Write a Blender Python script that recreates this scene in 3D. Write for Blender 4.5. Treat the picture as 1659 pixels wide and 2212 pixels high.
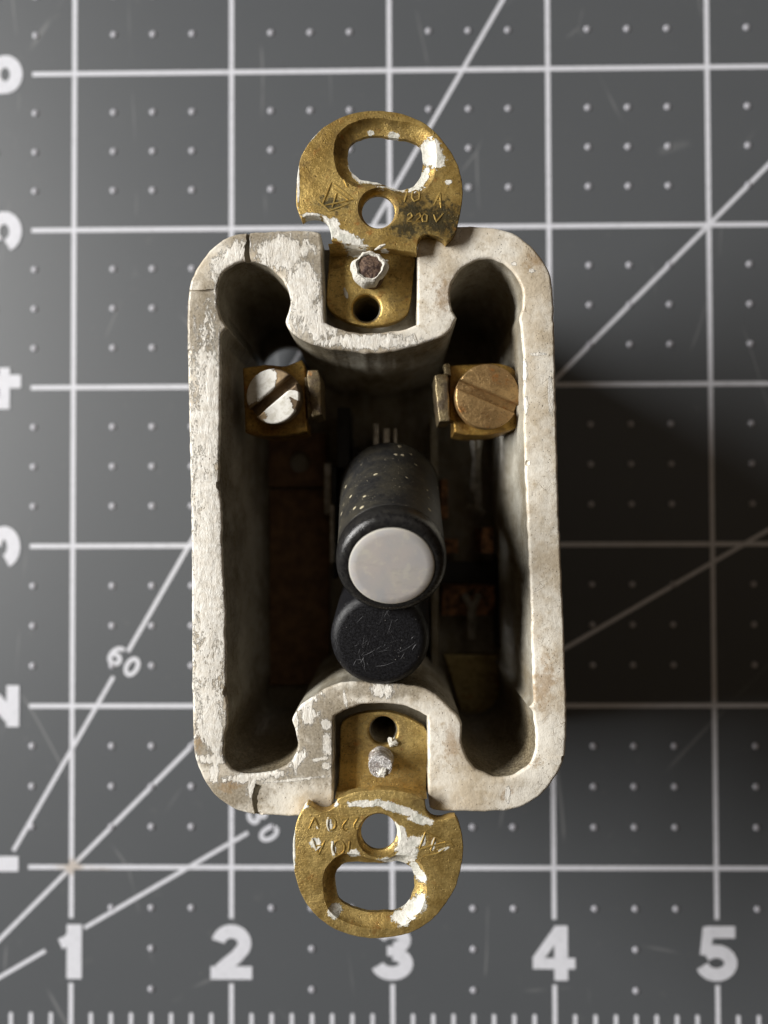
import bpy, math, random
from mathutils import Vector, Matrix, noise
from mathutils.geometry import tessellate_polygon
random.seed(7)
PI = math.pi
for o in list(bpy.data.objects): bpy.data.objects.remove(o)
scene = bpy.context.scene
COL = scene.collection
S = 0.1                       # all sizes below are written in millimetres; 1 unit = 1 cm

# ------------------------------------------------------------------ camera
GX, GY = -76.53, -79.28       # where the mat's ruler origin lies (mm)
CAMZ = 119.20
RX, RY, RZ = 0.0182, 0.0120, -0.0036
ROT = Matrix.Rotation(RZ, 3, 'Z') @ Matrix.Rotation(RY, 3, 'Y') @ Matrix.Rotation(RX, 3, 'X')
cam = bpy.data.cameras.new('camera')
cam.sensor_fit = 'VERTICAL'; cam.sensor_height = 36.0
FPX = 2441.0 * 2212 / 3333    # focal length in units of the 1659 x 2212 view
cam.lens = 36.0 * 2441.0 / 3333
cam.clip_start = 0.05; cam.clip_end = 500
cam.dof.use_dof = True
cam.dof.focus_distance = (CAMZ - 35.0) * S
cam.dof.aperture_fstop = cam.lens * 0.001 / 0.21
camo = bpy.data.objects.new('camera', cam); COL.objects.link(camo)
camo.location = (0, 0, CAMZ * S)
camo.rotation_euler = ROT.to_euler()
scene.camera = camo

# ------------------------------------------------------------------ world, window light, exposure
w = bpy.data.worlds.new('World'); scene.world = w; w.use_nodes = True
bg = w.node_tree.nodes['Background']
bg.inputs[0].default_value = (1.0, 0.60, 0.24, 1); bg.inputs[1].default_value = 0.030
def area(name, loc, target, sx, sy, power, color, spread=180):
    l = bpy.data.lights.new(name, 'AREA'); l.shape = 'RECTANGLE'; l.size = sx * S; l.size_y = sy * S
    l.energy = power; l.color = color; l.spread = math.radians(spread)
    o = bpy.data.objects.new(name, l); COL.objects.link(o)
    o.location = Vector(loc) * S
    d = (Vector(target) - Vector(loc)).normalized()
    o.rotation_euler = d.to_track_quat('-Z', 'Y').to_euler()
    return o
area('window_light', (-900, 200, 520), (0, 0, 10), 740, 290, 215000, (1.0, 0.985, 0.955))
area('room_bounce_light', (190, 230, 480), (0, 0, 0), 420, 320, 1500, (1.0, 0.90, 0.78))
scene.view_settings.view_transform = 'Standard'
scene.view_settings.look = 'None'
scene.view_settings.exposure = 0.0
scene.view_settings.gamma = 1.0

# ------------------------------------------------------------------ pixel of the 1659x2212 view + height -> millimetres
def P(px, py, z):
    d = ROT @ Vector((px - 829.5, -(py - 1106.0), -FPX))
    t = (z - CAMZ) / d.z
    return Vector((d.x * t, d.y * t))
def zA(x, y): return (597.2 + x * .28, 212.3 + y * .28)     # close-up readings of the photo
def zB(x, y): return (384.9 + x * .248, 464.5 + y * .248)
def zC(x, y): return (829.5 + x * .248, 464.5 + y * .248)
def zE(x, y): return (597.2 + x * .28, 1446.6 + y * .28)
def zF(x, y): return (398.1 + x * .24, 1327 + y * .24)
def zG(x, y): return (862.6 + x * .24, 1260.8 + y * .24)
B = P(818, 1126, 35)          # base of the switch (mm)
def L(pts, z, f=None):
    out = []
    for p in pts:
        q = f(*p) if f else p
        r = P(q[0], q[1], z) - B
        out.append((r.x, r.y))
    return out

# ------------------------------------------------------------------ tagging and linking
def tag(o, label=None, cat=None, group=None, kind=None):
    if label: o['label'] = label
    if cat: o['category'] = cat
    if group: o['group'] = group
    if kind: o['kind'] = kind
    return o
def link(name, verts, faces, mat, parent=None, sharp=35, label=None, smooth=True):
    me = bpy.data.meshes.new(name)
    me.from_pydata([(v[0] * S, v[1] * S, v[2] * S) for v in verts], [], faces)
    me.validate(); me.update()
    if mat: me.materials.append(mat)
    if smooth:
        me.shade_smooth(); me.set_sharp_from_angle(angle=math.radians(sharp))
    o = bpy.data.objects.new(name, me); COL.objects.link(o)
    if parent: o.parent = parent
    if label: o['label'] = label
    return o
class MB:
    def __init__(s): s.v = []; s.f = []
    def add(s, vf, M=None):
        v, f = vf; n = len(s.v)
        if M is not None: v = [tuple(M @ Vector(p)) for p in v]
        s.v += list(v); s.f += [tuple(i + n for i in q) for q in f]; return s
    def link(s, name, mat, parent=None, **k): return link(name, s.v, s.f, mat, parent, **k)

# ------------------------------------------------------------------ outlines
def area2(p): return sum(p[i][0] * p[(i + 1) % len(p)][1] - p[(i + 1) % len(p)][0] * p[i][1] for i in range(len(p)))
def resample(pts, step=0.45, corner=48, closed=True, jit=0.0, jf=1.2, seed=0.0):
    n = len(pts); V = [Vector(p) for p in pts]; out = []
    def isc(i):
        if not closed and (i == 0 or i == n - 1): return True
        a = V[i] - V[i - 1]; b = V[(i + 1) % n] - V[i]
        if a.length < 1e-9 or b.length < 1e-9: return False
        return math.degrees(a.angle(b)) > corner
    C = [isc(i) for i in range(n)]
    for i in range(n if closed else n - 1):
        p1, p2 = V[i], V[(i + 1) % n]
        p0 = p1 - (p2 - p1) if C[i] else V[i - 1]
        p3 = p2 + (p2 - p1) if C[(i + 1) % n] else V[(i + 2) % n]
        m1 = (p2 - p0) * .5; m2 = (p3 - p1) * .5
        ln = (p2 - p1).length
        if m1.length > ln: m1 = m1.normalized() * ln
        if m2.length > ln: m2 = m2.normalized() * ln
        k = max(1, int(round(ln / step)))
        for j in range(k):
            t = j / k; t2 = t * t; t3 = t2 * t
            q = p1 * (2 * t3 - 3 * t2 + 1) + m1 * (t3 - 2 * t2 + t) + p2 * (-2 * t3 + 3 * t2) + m2 * (t3 - t2)
            out.append(q)
    if not closed: out.append(V[-1])
    if jit:
        m = len(out); res = []
        for i, q in enumerate(out):
            a = out[i - 1]; b = out[(i + 1) % m]; t = (b - a)
            nrm = Vector((-t.y, t.x)).normalized() if t.length > 1e-9 else Vector((0, 0))
            h = noise.noise(Vector((q.x * jf, q.y * jf, seed))) + .5 * noise.noise(Vector((q.x * jf * 3, q.y * jf * 3, seed + 5)))
            res.append(q + nrm * h * jit)
        out = res
    return [(q.x, q.y) for q in out]
def circ(cx, cy, r, n=40, ry=None, a0=0, a1=2 * PI, rot=0):
    ry = ry or r; full = abs(a1 - a0 - 2 * PI) < 1e-6; out = []
    for i in range(n if full else n + 1):
        a = a0 + (a1 - a0) * i / n
        x, y = r * math.cos(a), ry * math.sin(a)
        out.append((cx + x * math.cos(rot) - y * math.sin(rot), cy + x * math.sin(rot) + y * math.cos(rot)))
    return out
def inset(p, d):                # loop whose material lies on its left
    n = len(p); out = []
    for i in range(n):
        a = Vector(p[i - 1]); b = Vector(p[i]); c = Vector(p[(i + 1) % n])
        e1 = b - a; e2 = c - b
        n1 = Vector((-e1.y, e1.x)); n2 = Vector((-e2.y, e2.x))
        if n1.length < 1e-9: n1 = n2.copy()
        if n2.length < 1e-9: n2 = n1.copy()
        n1.normalize(); n2.normalize(); m = n1 + n2
        m = n1 if m.length < 1e-6 else m.normalized()
        k = (d[i] if isinstance(d, list) else d) / max(.6, m.dot(n1))
        out.append((b.x + m.x * k, b.y + m.y * k))
    return out
def slab(loops, z0, z1, bev=0.25, bevs=None, zf=None, bottom=True, avoid=None):
    """loops[0] = outline, the rest = holes; every loop may have its own (width, depth) of rounded edge"""
    V = []; F = []; tops = []; bots = []
    for i, lp in enumerate(loops):
        a = area2(lp)
        if (i == 0 and a < 0) or (i > 0 and a > 0): lp = lp[::-1]
        bw, bd = (bevs[i] if bevs and bevs[i] else (bev, bev))
        rows = [(lp, z0)]
        if bw:
            if bw < 0:
                rows.append((lp, z1 - bd))
                wl = [-bw] * len(lp)
                if avoid and i == 1:      # the sunk margin thins out beside the neighbouring hole
                    wl = [min(-bw, max(.12, (math.hypot(p[0] - avoid[0], p[1] - avoid[1]) - avoid[2]) * .8)) for p in lp]
                    for _ in range(6): wl = [(wl[q - 1] + wl[q] + wl[(q + 1) % len(wl)]) / 3 for q in range(len(wl))]
                    wl = [min(a_, max(.1, (math.hypot(p[0] - avoid[0], p[1] - avoid[1]) - avoid[2]) * .9)) for a_, p in zip(wl, lp)]
                for a in (20, 42, 62, 78, 90):
                    r = math.radians(a); rows.append((inset(lp, [q * (.35 * a / 90 + .65 * math.sin(r)) for q in wl]), z1 - bd * (.35 * (1 - a / 90) + .65 * math.cos(r))))
            else:
              for a in (0, 22, 45, 68, 90):
                r = math.radians(a)
                rows.append((inset(lp, bw * (1 - math.cos(r))) if a else lp, z1 - bd * (1 - math.sin(r))))
        else: rows.append((lp, z1))
        n = len(lp); base = len(V)
        for (q, z) in rows: V += [(x, y, z) for x, y in q]
        for k in range(len(rows) - 1):
            for j in range(n):
                a = base + k * n + j; b = base + k * n + (j + 1) % n
                F.append((a, b, b + n, a + n))
        tops.append(base + (len(rows) - 1) * n); bots.append(base); tops[-1] = (tops[-1], n); bots[-1] = (base, n)
    def cap(rs, up):
        polys = [[Vector((V[b + j][0], V[b + j][1], 0)) for j in range(n)] for b, n in rs]
        idx = [b + j for b, n in rs for j in range(n)]
        for t in tessellate_polygon(polys):
            a, b, c = (idx[k] for k in t)
            s = (V[b][0] - V[a][0]) * (V[c][1] - V[a][1]) - (V[c][0] - V[a][0]) * (V[b][1] - V[a][1])
            if abs(s) < 1e-9: continue
            F.append((a, b, c) if (s > 0) == up else (a, c, b))
    cap(tops, True)
    if bottom: cap(bots, False)
    if zf: V = [(x, y, z + zf(x, y)) for x, y, z in V]
    return V, F
def box(x0, x1, y0, y1, z0, z1, b=0.15):
    return slab([[(x0, y0), (x1, y0), (x1, y1), (x0, y1)]], z0, z1, bev=min(b, abs(x1 - x0) * .3, abs(y1 - y0) * .3, (z1 - z0) * .4))
def tube(pts, r, n=8, taper=None):
    V = []; F = []; m = len(pts); pts = [Vector(p) for p in pts]
    for i, p in enumerate(pts):
        t = (pts[min(i + 1, m - 1)] - pts[max(i - 1, 0)]).normalized()
        u = t.cross(Vector((0, 0, 1)))
        if u.length < 1e-3: u = t.cross(Vector((0, 1, 0)))
        u.normalize(); v = t.cross(u); rr = r * (taper[i] if taper else 1)
        for k in range(n):
            a = 2 * PI * k / n; V.append(tuple(p + u * math.cos(a) * rr + v * math.sin(a) * rr))
    for i in range(m - 1):
        for k in range(n):
            F.append((i * n + k, i * n + (k + 1) % n, (i + 1) * n + (k + 1) % n, (i + 1) * n + k))
    F.append(tuple(range(n))[::-1]); F.append(tuple((m - 1) * n + k for k in range(n)))
    return V, F
def lathe(prof, n=96, wob=0.0, seed=0.0):
    V = []; F = []; m = len(prof)
    for r, z in prof:
        for k in range(n):
            a = 2 * PI * k / n; rr = r * (1 + wob * noise.noise(Vector((math.cos(a) * 1.5, math.sin(a) * 1.5, z * .6 + seed))))
            V.append((rr * math.cos(a), rr * math.sin(a), z + (wob * r * noise.noise(Vector((math.cos(a) * 2, math.sin(a) * 2, seed + r))) if wob else 0)))
    for i in range(m - 1):
        for k in range(n): F.append((i * n + k, i * n + (k + 1) % n, (i + 1) * n + (k + 1) % n, (i + 1) * n + k))
    F.append(tuple((m - 1) * n + k for k in range(n))); F.append(tuple(range(n))[::-1])
    return V, F

# ------------------------------------------------------------------ materials
class NT:
    def __init__(s, name):
        s.m = bpy.data.materials.new(name); s.m.use_nodes = True; s.t = s.m.node_tree
        s.b = s.t.nodes['Principled BSDF']; s.co = s.t.nodes.new('ShaderNodeTexCoord').outputs['Object']
    def n(s, k, **kw):
        x = s.t.nodes.new(k)
        for a, b in kw.items(): setattr(x, a, b)
        return x
    def put(s, sock, v):
        if isinstance(v, bpy.types.NodeSocket): s.t.links.new(v, sock)
        elif isinstance(v, tuple) and len(v) == 3 and sock.type == 'RGBA': sock.default_value = (*v, 1)
        else: sock.default_value = v
    def noise(s, scale, detail=4, rough=.6, vec=None, stretch=None, dist=0.0):
        x = s.n('ShaderNodeTexNoise'); x.inputs['Scale'].default_value = scale
        x.inputs['Detail'].default_value = detail; x.inputs['Roughness'].default_value = rough; x.inputs['Distortion'].default_value = dist
        v = vec or s.co
        if stretch: v = s.vm('MULTIPLY', v, stretch)
        s.put(x.inputs['Vector'], v); return x.outputs['Fac']
    def vor(s, scale, vec=None, feature='F1', stretch=None):
        x = s.n('ShaderNodeTexVoronoi', feature=feature); x.inputs['Scale'].default_value = scale
        v = vec or s.co
        if stretch: v = s.vm('MULTIPLY', v, stretch)
        s.put(x.inputs['Vector'], v); return x.outputs['Distance']
    def vm(s, op, a, b):
        x = s.n('ShaderNodeVectorMath', operation=op); s.put(x.inputs[0], a)
        if b is not None: s.put(x.inputs[1], b)
        return x.outputs['Value'] if op == 'LENGTH' else x.outputs['Vector']
    def ma(s, op, a, b=0.0, c=None):
        x = s.n('ShaderNodeMath', operation=op); s.put(x.inputs[0], a); s.put(x.inputs[1], b)
        if c is not None: s.put(x.inputs[2], c)
        return x.outputs[0]
    def step(s, v, a, b):
        x = s.n('ShaderNodeMapRange', interpolation_type='SMOOTHSTEP'); s.put(x.inputs[0], v)
        x.inputs[1].default_value = a; x.inputs[2].default_value = b; return x.outputs[0]
    def mix(s, f, a, b):
        x = s.n('ShaderNodeMix', data_type='RGBA'); s.put(x.inputs[0], f); s.put(x.inputs[6], a); s.put(x.inputs[7], b); return x.outputs[2]
    def mixf(s, f, a, b):
        x = s.n('ShaderNodeMix', data_type='FLOAT'); s.put(x.inputs[0], f); s.put(x.inputs[2], a); s.put(x.inputs[3], b); return x.outputs[0]
    def spots(s, lst, base=None):
        """highest of 1 - |p-c|/r over ellipses (x, y, rx, ry[, angle]) in mm, object space"""
        r = base
        for q in lst:
            x, y, rx, ry = q[:4]; ang = q[4] if len(q) > 4 else 0
            v = s.vm('SUBTRACT', s.co, (x * S, y * S, 0))
            if ang:
                e = s.n('ShaderNodeVectorRotate', rotation_type='Z_AXIS'); s.put(e.inputs['Vector'], v); e.inputs['Angle'].default_value = -ang; v = e.outputs[0]
            v = s.vm('MULTIPLY', v, (1 / (rx * S), 1 / (ry * S), 0))
            l = s.ma('SUBTRACT', 1.0, s.vm('LENGTH', v, None))
            r = l if r is None else s.ma('MAXIMUM', r, l)
        return r
    def bump(s, h, dist, strength=1.0, prev=None):
        x = s.n('ShaderNodeBump'); x.inputs['Distance'].default_value = dist * S; x.inputs['Strength'].default_value = strength
        s.put(x.inputs['Height'], h)
        if prev: s.put(x.inputs['Normal'], prev)
        return x.outputs[0]
    def out(s, color=None, rough=None, metal=None, normal=None, spec=None, **kw):
        for k, v in (('Base Color', color), ('Roughness', rough), ('Metallic', metal), ('Normal', normal), ('Specular IOR Level', spec)):
            if v is not None: s.put(s.b.inputs[k], v)
        for k, v in kw.items(): s.put(s.b.inputs[k.replace('_', ' ')], v)
        return s.m
def px(lst, z, f=None, k=19.25):
    out = []
    for q in lst:
        c = f(q[0], q[1]) if f else (q[0], q[1])
        p = P(c[0], c[1], z) - B
        out.append((p.x, p.y, q[2] / k, q[3] / k) + ((q[4],) if len(q) > 4 else ()))
    return out

# porcelain, bare and painted over
def porcelain():
    t = NT('porcelain'); n1 = t.noise(1.6, 6, .65); n2 = t.noise(9, 8, .7); n3 = t.noise(38, 4, .6)
    c = t.mix(t.step(n1, .38, .64), (.90, .85, .75), (.62, .53, .40))
    c = t.mix(t.ma('MULTIPLY', t.step(n2, .50, .70), .50), c, (.42, .33, .20))
    c = t.mix(t.ma('MULTIPLY', t.ma('MULTIPLY', t.step(t.noise(30, 5, .7), .52, .62), t.step(t.noise(3.1, 3), .48, .64)), .32), c, (.20, .13, .07))
    grime = t.spots(px([(440, 700, 60, 130), (600, 520, 170, 40), (680, 620, 60, 120), (640, 1640, 130, 70), (700, 1560, 80, 110),
                        (450, 1600, 60, 70), (500, 1710, 110, 50), (830, 1490, 130, 28), (750, 735, 160, 35)], 35))
    g = t.step(t.ma('ADD', grime, t.ma('MULTIPLY', t.ma('SUBTRACT', n2, .5), 1.3)), .0, .55)
    c = t.mix(t.ma('MULTIPLY', g, .80), c, t.mix(t.step(n3, .35, .65), (.20, .16, .105), (.37, .315, .23)))
    rust = t.spots(px([(1165, 560, 42, 34), (1095, 1715, 22, 26), (960, 640, 34, 60), (500, 1695, 40, 24, .5), (975, 1600, 26, 60), (1175, 1480, 40, 90), (1130, 1640, 45, 30), (430, 1600, 22, 40)], 35))
    r = t.step(t.ma('ADD', rust, t.ma('MULTIPLY', t.ma('SUBTRACT', t.noise(9, 7, .75), .5), 3.4)), .1, .9)
    c = t.mix(t.ma('MULTIPLY', r, .55), c, (.36, .22, .095))
    # pin-prick dirt
    d = t.ma('MULTIPLY', t.step(t.vor(26), .17, .07), t.step(t.noise(4.5, 3), .42, .56))
    c = t.mix(d, c, (.07, .05, .035))
    hair = t.ma('MULTIPLY', t.step(t.vor(7.5, vec=t.vm('ADD', t.co, t.vm('MULTIPLY', t.n('ShaderNodeTexNoise').outputs['Color'], (.25, .25, 0))), feature='DISTANCE_TO_EDGE'), .014, .004), t.step(t.noise(2.3, 3), .52, .62))
    c = t.mix(t.ma('MULTIPLY', hair, .75), c, (.12, .075, .04))
    # old paint: heavy on the left side, in drips and dabs elsewhere
    sp = t.spots(px([(450, 1230, 62, 420), (452, 900, 48, 260), (610, 545, 75, 48), (655, 630, 42, 105), (690, 690, 60, 60, -.7), (800, 738, 150, 19), (500, 560, 70, 30, .8),
                     (452, 1560, 30, 70), (468, 1590, 16, 60), (452, 1640, 42, 13), (462, 1668, 12, 26), (560, 1676, 90, 13, .12), (545, 1700, 13, 34), (645, 1640, 30, 16, .9), (637, 1560, 14, 44),
                     (660, 1520, 42, 16, .5), (668, 1545, 26, 22), (704, 1564, 13, 15), (706, 1610, 12, 26), (690, 1640, 24, 6, .2), (705, 1655, 14, 10), (640, 1684, 80, 4, .1),
                     (828, 1490, 34, 18), (746, 1512, 4, 26, .2), (1160, 765, 24, 4), (1133, 800, 7, 34), (1136, 880, 6, 26), (1190, 850, 7, 60), (1097, 1716, 6, 18), (1150, 585, 8, 6), (1110, 570, 7, 5), (1040, 730, 22, 5, .3)], 35))
    streak = t.noise(5.0, 9, .74, stretch=(2.0, .7, 1), dist=.5)
    fine = t.noise(20, 6, .75, stretch=(1.6, .8, 1))
    v = t.ma('ADD', sp, t.ma('MULTIPLY', t.ma('SUBTRACT', streak, .5), 2.6))
    v = t.ma('ADD', v, t.ma('MULTIPLY', t.ma('SUBTRACT', fine, .5), 1.6))
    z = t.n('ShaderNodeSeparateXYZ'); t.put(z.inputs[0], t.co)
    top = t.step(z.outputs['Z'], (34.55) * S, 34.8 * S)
    pm = t.ma('MULTIPLY', t.step(v, .16, .30), top)
    thin = t.ma('MULTIPLY', t.step(t.ma('ADD', v, t.ma('MULTIPLY', t.ma('SUBTRACT', t.noise(30, 4, .7), .5), 1.4)), -.18, .5), top)
    paint = t.mix(t.step(t.noise(12, 6, .7), .38, .62), (.95, .915, .84), (.80, .745, .65))
    c = t.mix(t.ma('MULTIPLY', thin, .30), c, (.74, .71, .65))
    c = t.mix(pm, c, paint)
    pit = t.ma('MULTIPLY', t.step(t.vor(17, stretch=(1, .7, 1)), .16, .09), t.step(t.noise(3.3, 3), .52, .6))
    c = t.mix(t.ma('MULTIPLY', pit, .8), c, (.22, .17, .12))
    # inside the box, shade is painted into the glaze, browner with depth
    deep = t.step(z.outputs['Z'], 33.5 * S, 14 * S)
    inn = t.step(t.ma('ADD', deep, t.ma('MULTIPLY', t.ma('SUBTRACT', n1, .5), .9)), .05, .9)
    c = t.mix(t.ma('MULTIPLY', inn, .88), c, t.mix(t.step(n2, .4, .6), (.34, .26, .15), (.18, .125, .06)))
    c = t.mix(t.ma('MULTIPLY', t.ma('SUBTRACT', 1.0, top), .8), c, t.mix(t.step(t.noise(2.2, 6, .7, stretch=(1, .5, .35)), .38, .62), (.36, .345, .29), (.15, .13, .09)))  # grey-olive shade painted on every face below the rim top
    pocket_shade = t.spots(px([(1080, 1610, 120, 110), (560, 1610, 110, 100), (1050, 620, 70, 70), (545, 620, 60, 60), (870, 1470, 120, 30)], 35))  # extra shade painted on the pocket walls and the lower bulge
    shade_mask = t.ma('MULTIPLY', t.step(t.ma('ADD', pocket_shade, t.ma('MULTIPLY', t.ma('SUBTRACT', n2, .5), 1.0)), .0, .4), t.ma('SUBTRACT', 1.0, top))
    c = t.mix(t.ma('MULTIPLY', shade_mask, .85), c, t.mix(t.step(n3, .4, .65), (.09, .065, .035), (.30, .25, .16)))
    h = t.ma('ADD', t.ma('MULTIPLY', pm, .45), t.ma('MULTIPLY', t.ma('MULTIPLY', pm, streak), 1.6))
    nb = t.bump(h, .15, .8)
    nb = t.bump(t.ma('ADD', t.ma('MULTIPLY', fine, .7), t.ma('MULTIPLY', t.ma('ADD', d, pit), -.6)), .06, .7, nb)
    nb = t.bump(n1, .8, .4, nb)
    return t.out(c, t.mixf(pm, t.mixf(t.step(n2, .42, .6), .24, .45), .5), 0.0, nb, .5)
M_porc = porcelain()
def brass(name, spots_, scale=1.0, dark=.5, paint_amp=1.2, verd=None, col=((.74, .53, .18), (.46, .30, .085))):
    t = NT(name)
    n1 = t.noise(2.6 * scale, 6, .65); n2 = t.noise(17 * scale, 6, .7)
    c = t.mix(t.step(n1, .36, .64), col[0], col[1])
    pt = t.step(t.noise(1.3 * scale, 7, .72, dist=.8), .50, .62); c = t.mix(t.ma('MULTIPLY', pt, .6), c, (.17, .115, .045))
    c = t.mix(t.ma('MULTIPLY', t.step(n2, .50, .66), .55), c, (.13, .08, .03))
    c = t.mix(t.ma('MULTIPLY', t.step(t.noise(55, 3, .6), .56, .66), .28), c, (.05, .035, .015))
    c = t.mix(t.ma('MULTIPLY', t.step(t.noise(6, 4), .60, .74), .6), c, (.46, .17, .035))
    d = t.ma('MULTIPLY', t.step(t.vor(24), .22, .10), t.step(t.noise(4, 3), .44, .60))
    c = t.mix(t.ma('MULTIPLY', d, dark + .3), c, (.035, .025, .015))
    if verd:
        g = t.step(t.ma('ADD', t.spots(verd), t.ma('MULTIPLY', t.ma('SUBTRACT', n2, .5), 2.6)), .1, .8)
        c = t.mix(t.ma('MULTIPLY', g, .9), c, (.06, .055, .035))
    scr = t.noise(40, 3, .6, stretch=(.25, 1.6, 1))
    rough = t.mixf(t.ma('MAXIMUM', t.step(n2, .4, .6), pt), .33, .55); metal = .72
    nb = t.bump(t.ma('ADD', scr, t.ma('MULTIPLY', d, -.8)), .05, .7)
    nb = t.bump(t.noise(48, 4, .7), .05, .8, nb); nb = t.bump(n2, .07, .5, nb); nb = t.bump(n1, .5, .4, nb)
    if spots_:
        v = t.ma('ADD', t.spots(spots_), t.ma('MULTIPLY', t.ma('SUBTRACT', t.noise(14, 7, .78), .5), paint_amp))
        pm = t.step(v, .17, .26)
        c = t.mix(pm, c, t.mix(t.step(t.noise(8, 4), .42, .62), (.86, .83, .75), (.66, .65, .57)))
        metal = t.ma('MULTIPLY', t.ma('SUBTRACT', 1.0, pm), .72); rough = t.mixf(pm, rough, .5)
        nb = t.bump(t.ma('ADD', t.ma('MULTIPLY', pm, .9), t.ma('MULTIPLY', t.ma('MULTIPLY', pm, t.noise(9, 5)), .9)), .22, 1.0, nb)
    return t.out(c, rough, metal, nb)
def plain(name, c1, c2, scale, rough, metal=0.0, bumpd=.05, spec=.5):
    t = NT(name); n = t.noise(scale, 5, .65)
    return t.out(t.mix(t.step(n, .35, .65), c1, c2), rough, metal, t.bump(t.noise(scale * 5, 4), bumpd, .8), spec)

# ================================================================== CUTTING MAT
MZ = 0.0
mat_root = bpy.data.objects.new('cutting_mat', None); COL.objects.link(mat_root)
mat_root.location = (GX * S, GY * S, 0)
tag(mat_root, 'grey self-healing cutting mat printed with a white inch grid, under the switch', 'cutting mat')
IN = 25.4
t = NT('mat_plastic')
n1 = t.noise(.35, 4); n2 = t.noise(60, 3); n3 = t.noise(3, 5)
c = t.mix(n1, (.083, .089, .097), (.095, .101, .108))
c = t.mix(t.ma('MULTIPLY', t.step(n3, .62, .78), .15), c, (.22, .22, .21))
sv = t.vm('ADD', t.co, t.vm('MULTIPLY', t.n('ShaderNodeTexNoise').outputs['Color'], (1.2, 1.2, 0)))
scr = t.ma('MULTIPLY', t.step(t.vor(.42, vec=sv, feature='DISTANCE_TO_EDGE', stretch=(1, .35, 1)), .006, .001), t.step(t.noise(.7, 2), .5, .62))
c = t.mix(t.ma('MULTIPLY', scr, .22), c, (.4, .4, .4))
speck = t.ma('MULTIPLY', t.step(t.vor(3.1), .035, .015), t.step(t.noise(.9, 2), .52, .6))
c = t.mix(t.ma('MULTIPLY', speck, .5), c, (.45, .42, .36))
c = t.mix(t.ma('MULTIPLY', t.ma('MULTIPLY', t.step(t.noise(22, 3), .66, .72), t.step(t.noise(1.2, 3), .52, .62)), .25), c, (.3, .29, .27))
M_mat = t.out(c, .48, 0.0, t.bump(n2, .03, .5), .42)
t = NT('mat_print'); n2 = t.noise(9, 5, .7)
c = t.mix(t.step(n2, .45, .75), (.76, .77, .83), (.64, .65, .70))
yel = t.spots([(IN, IN, 3.5, 2.5), (IN + 5, IN - 1, 5, 1.5)])
c = t.mix(t.ma('MULTIPLY', t.step(t.ma('ADD', yel, t.ma('MULTIPLY', t.ma('SUBTRACT', t.noise(6), .5), 1.5)), .2, .8), .5), c, (.42, .30, .16))
M_print = t.out(c, .5, 0.0, None, .4)
t = NT('mat_dot'); M_dot = t.out((.50, .50, .55), .45, 0, None, .4)
link('mat_sheet', *slab([resample([(-28, -28), (486, -28), (486, 334), (-28, 334)], 30)], -3, 0, .3), M_mat, mat_root)
def ribbon(p, q, wd, z):
    p = Vector(p); q = Vector(q); d = (q - p).normalized(); nn = Vector((-d.y, d.x)) * wd / 2
    pts = [p - nn, q - nn, q + nn, p + nn]
    return [(a.x, a.y, z) for a in pts], [(0, 1, 2, 3)]
g = MB(); LW = .72
for i in range(0, 18):
    x = i * IN
    if i == 0: g.add(ribbon((0, 0), (0, 12 * IN), LW, .02)); continue
    g.add(ribbon((x, 0), (x, .285 * IN), LW, .02)); g.add(ribbon((x, .685 * IN), (x, 12 * IN), LW, .02))
for j in range(0, 13):
    y = j * IN
    if j == 0: g.add(ribbon((0, 0), (17 * IN, 0), LW, .03)); continue
    g.add(ribbon((0, y), (.285 * IN, y), LW, .03)); g.add(ribbon((.73 * IN, y), (17 * IN, y), LW, .03))
g.link('grid_line', M_print, mat_root, smooth=False)
def ang(a, segs, z, nm):
    m = MB(); d = Vector((math.cos(math.radians(a)), math.sin(math.radians(a))))
    for s0, s1 in segs: m.add(ribbon(d * s0 * IN, d * s1 * IN, .62, z))
    m.link('angle_line', M_print, mat_root, smooth=False)
ang(60, [(1.27, 2.52), (2.70, 13)], .04, '60')
ang(45, [(.5, 2.6), (2.9, 15)], .05, '45')
ang(30, [(.3, .97), (1.25, 2.43), (2.78, 16)], .06, '30')
tk = MB()
for i in range(0, 17 * 8):
    if i % 8: tk.add(slab([[(i * IN / 8 - .3, .01), (i * IN / 8 + .3, .01), (i * IN / 8 + .3, 2.4), (i * IN / 8 + .18, 2.65), (i * IN / 8 - .18, 2.65), (i * IN / 8 - .3, 2.4)]], .001, .035, 0))
for i in range(0, 12 * 8):
    if i % 8: tk.add(ribbon((.01, i * IN / 8), (2.6, i * IN / 8), .6, .035))
tk.link('ruler_markings', M_print, mat_root, smooth=False)
dm = MB()
dot = lathe([(.50, 0), (.46, .10), (.34, .17), (.15, .20)], 14)
for i in range(0, 17):
    for j in range(0, 12):
        for a in (1, 2, 3):
            for b in (1, 2, 3):
                if j == 0 and (b < 3 and a != 2): continue
                if i == 0 and (a < 3 and b != 2): continue
                if i == 0 and j == 0: continue
                if i > 8 or j > 8: continue
                dm.add(dot, Matrix.Translation(((i + a / 4) * IN, (j + b / 4) * IN, 0)))
dm.link('printed_dot_pattern', M_dot, mat_root)

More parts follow.
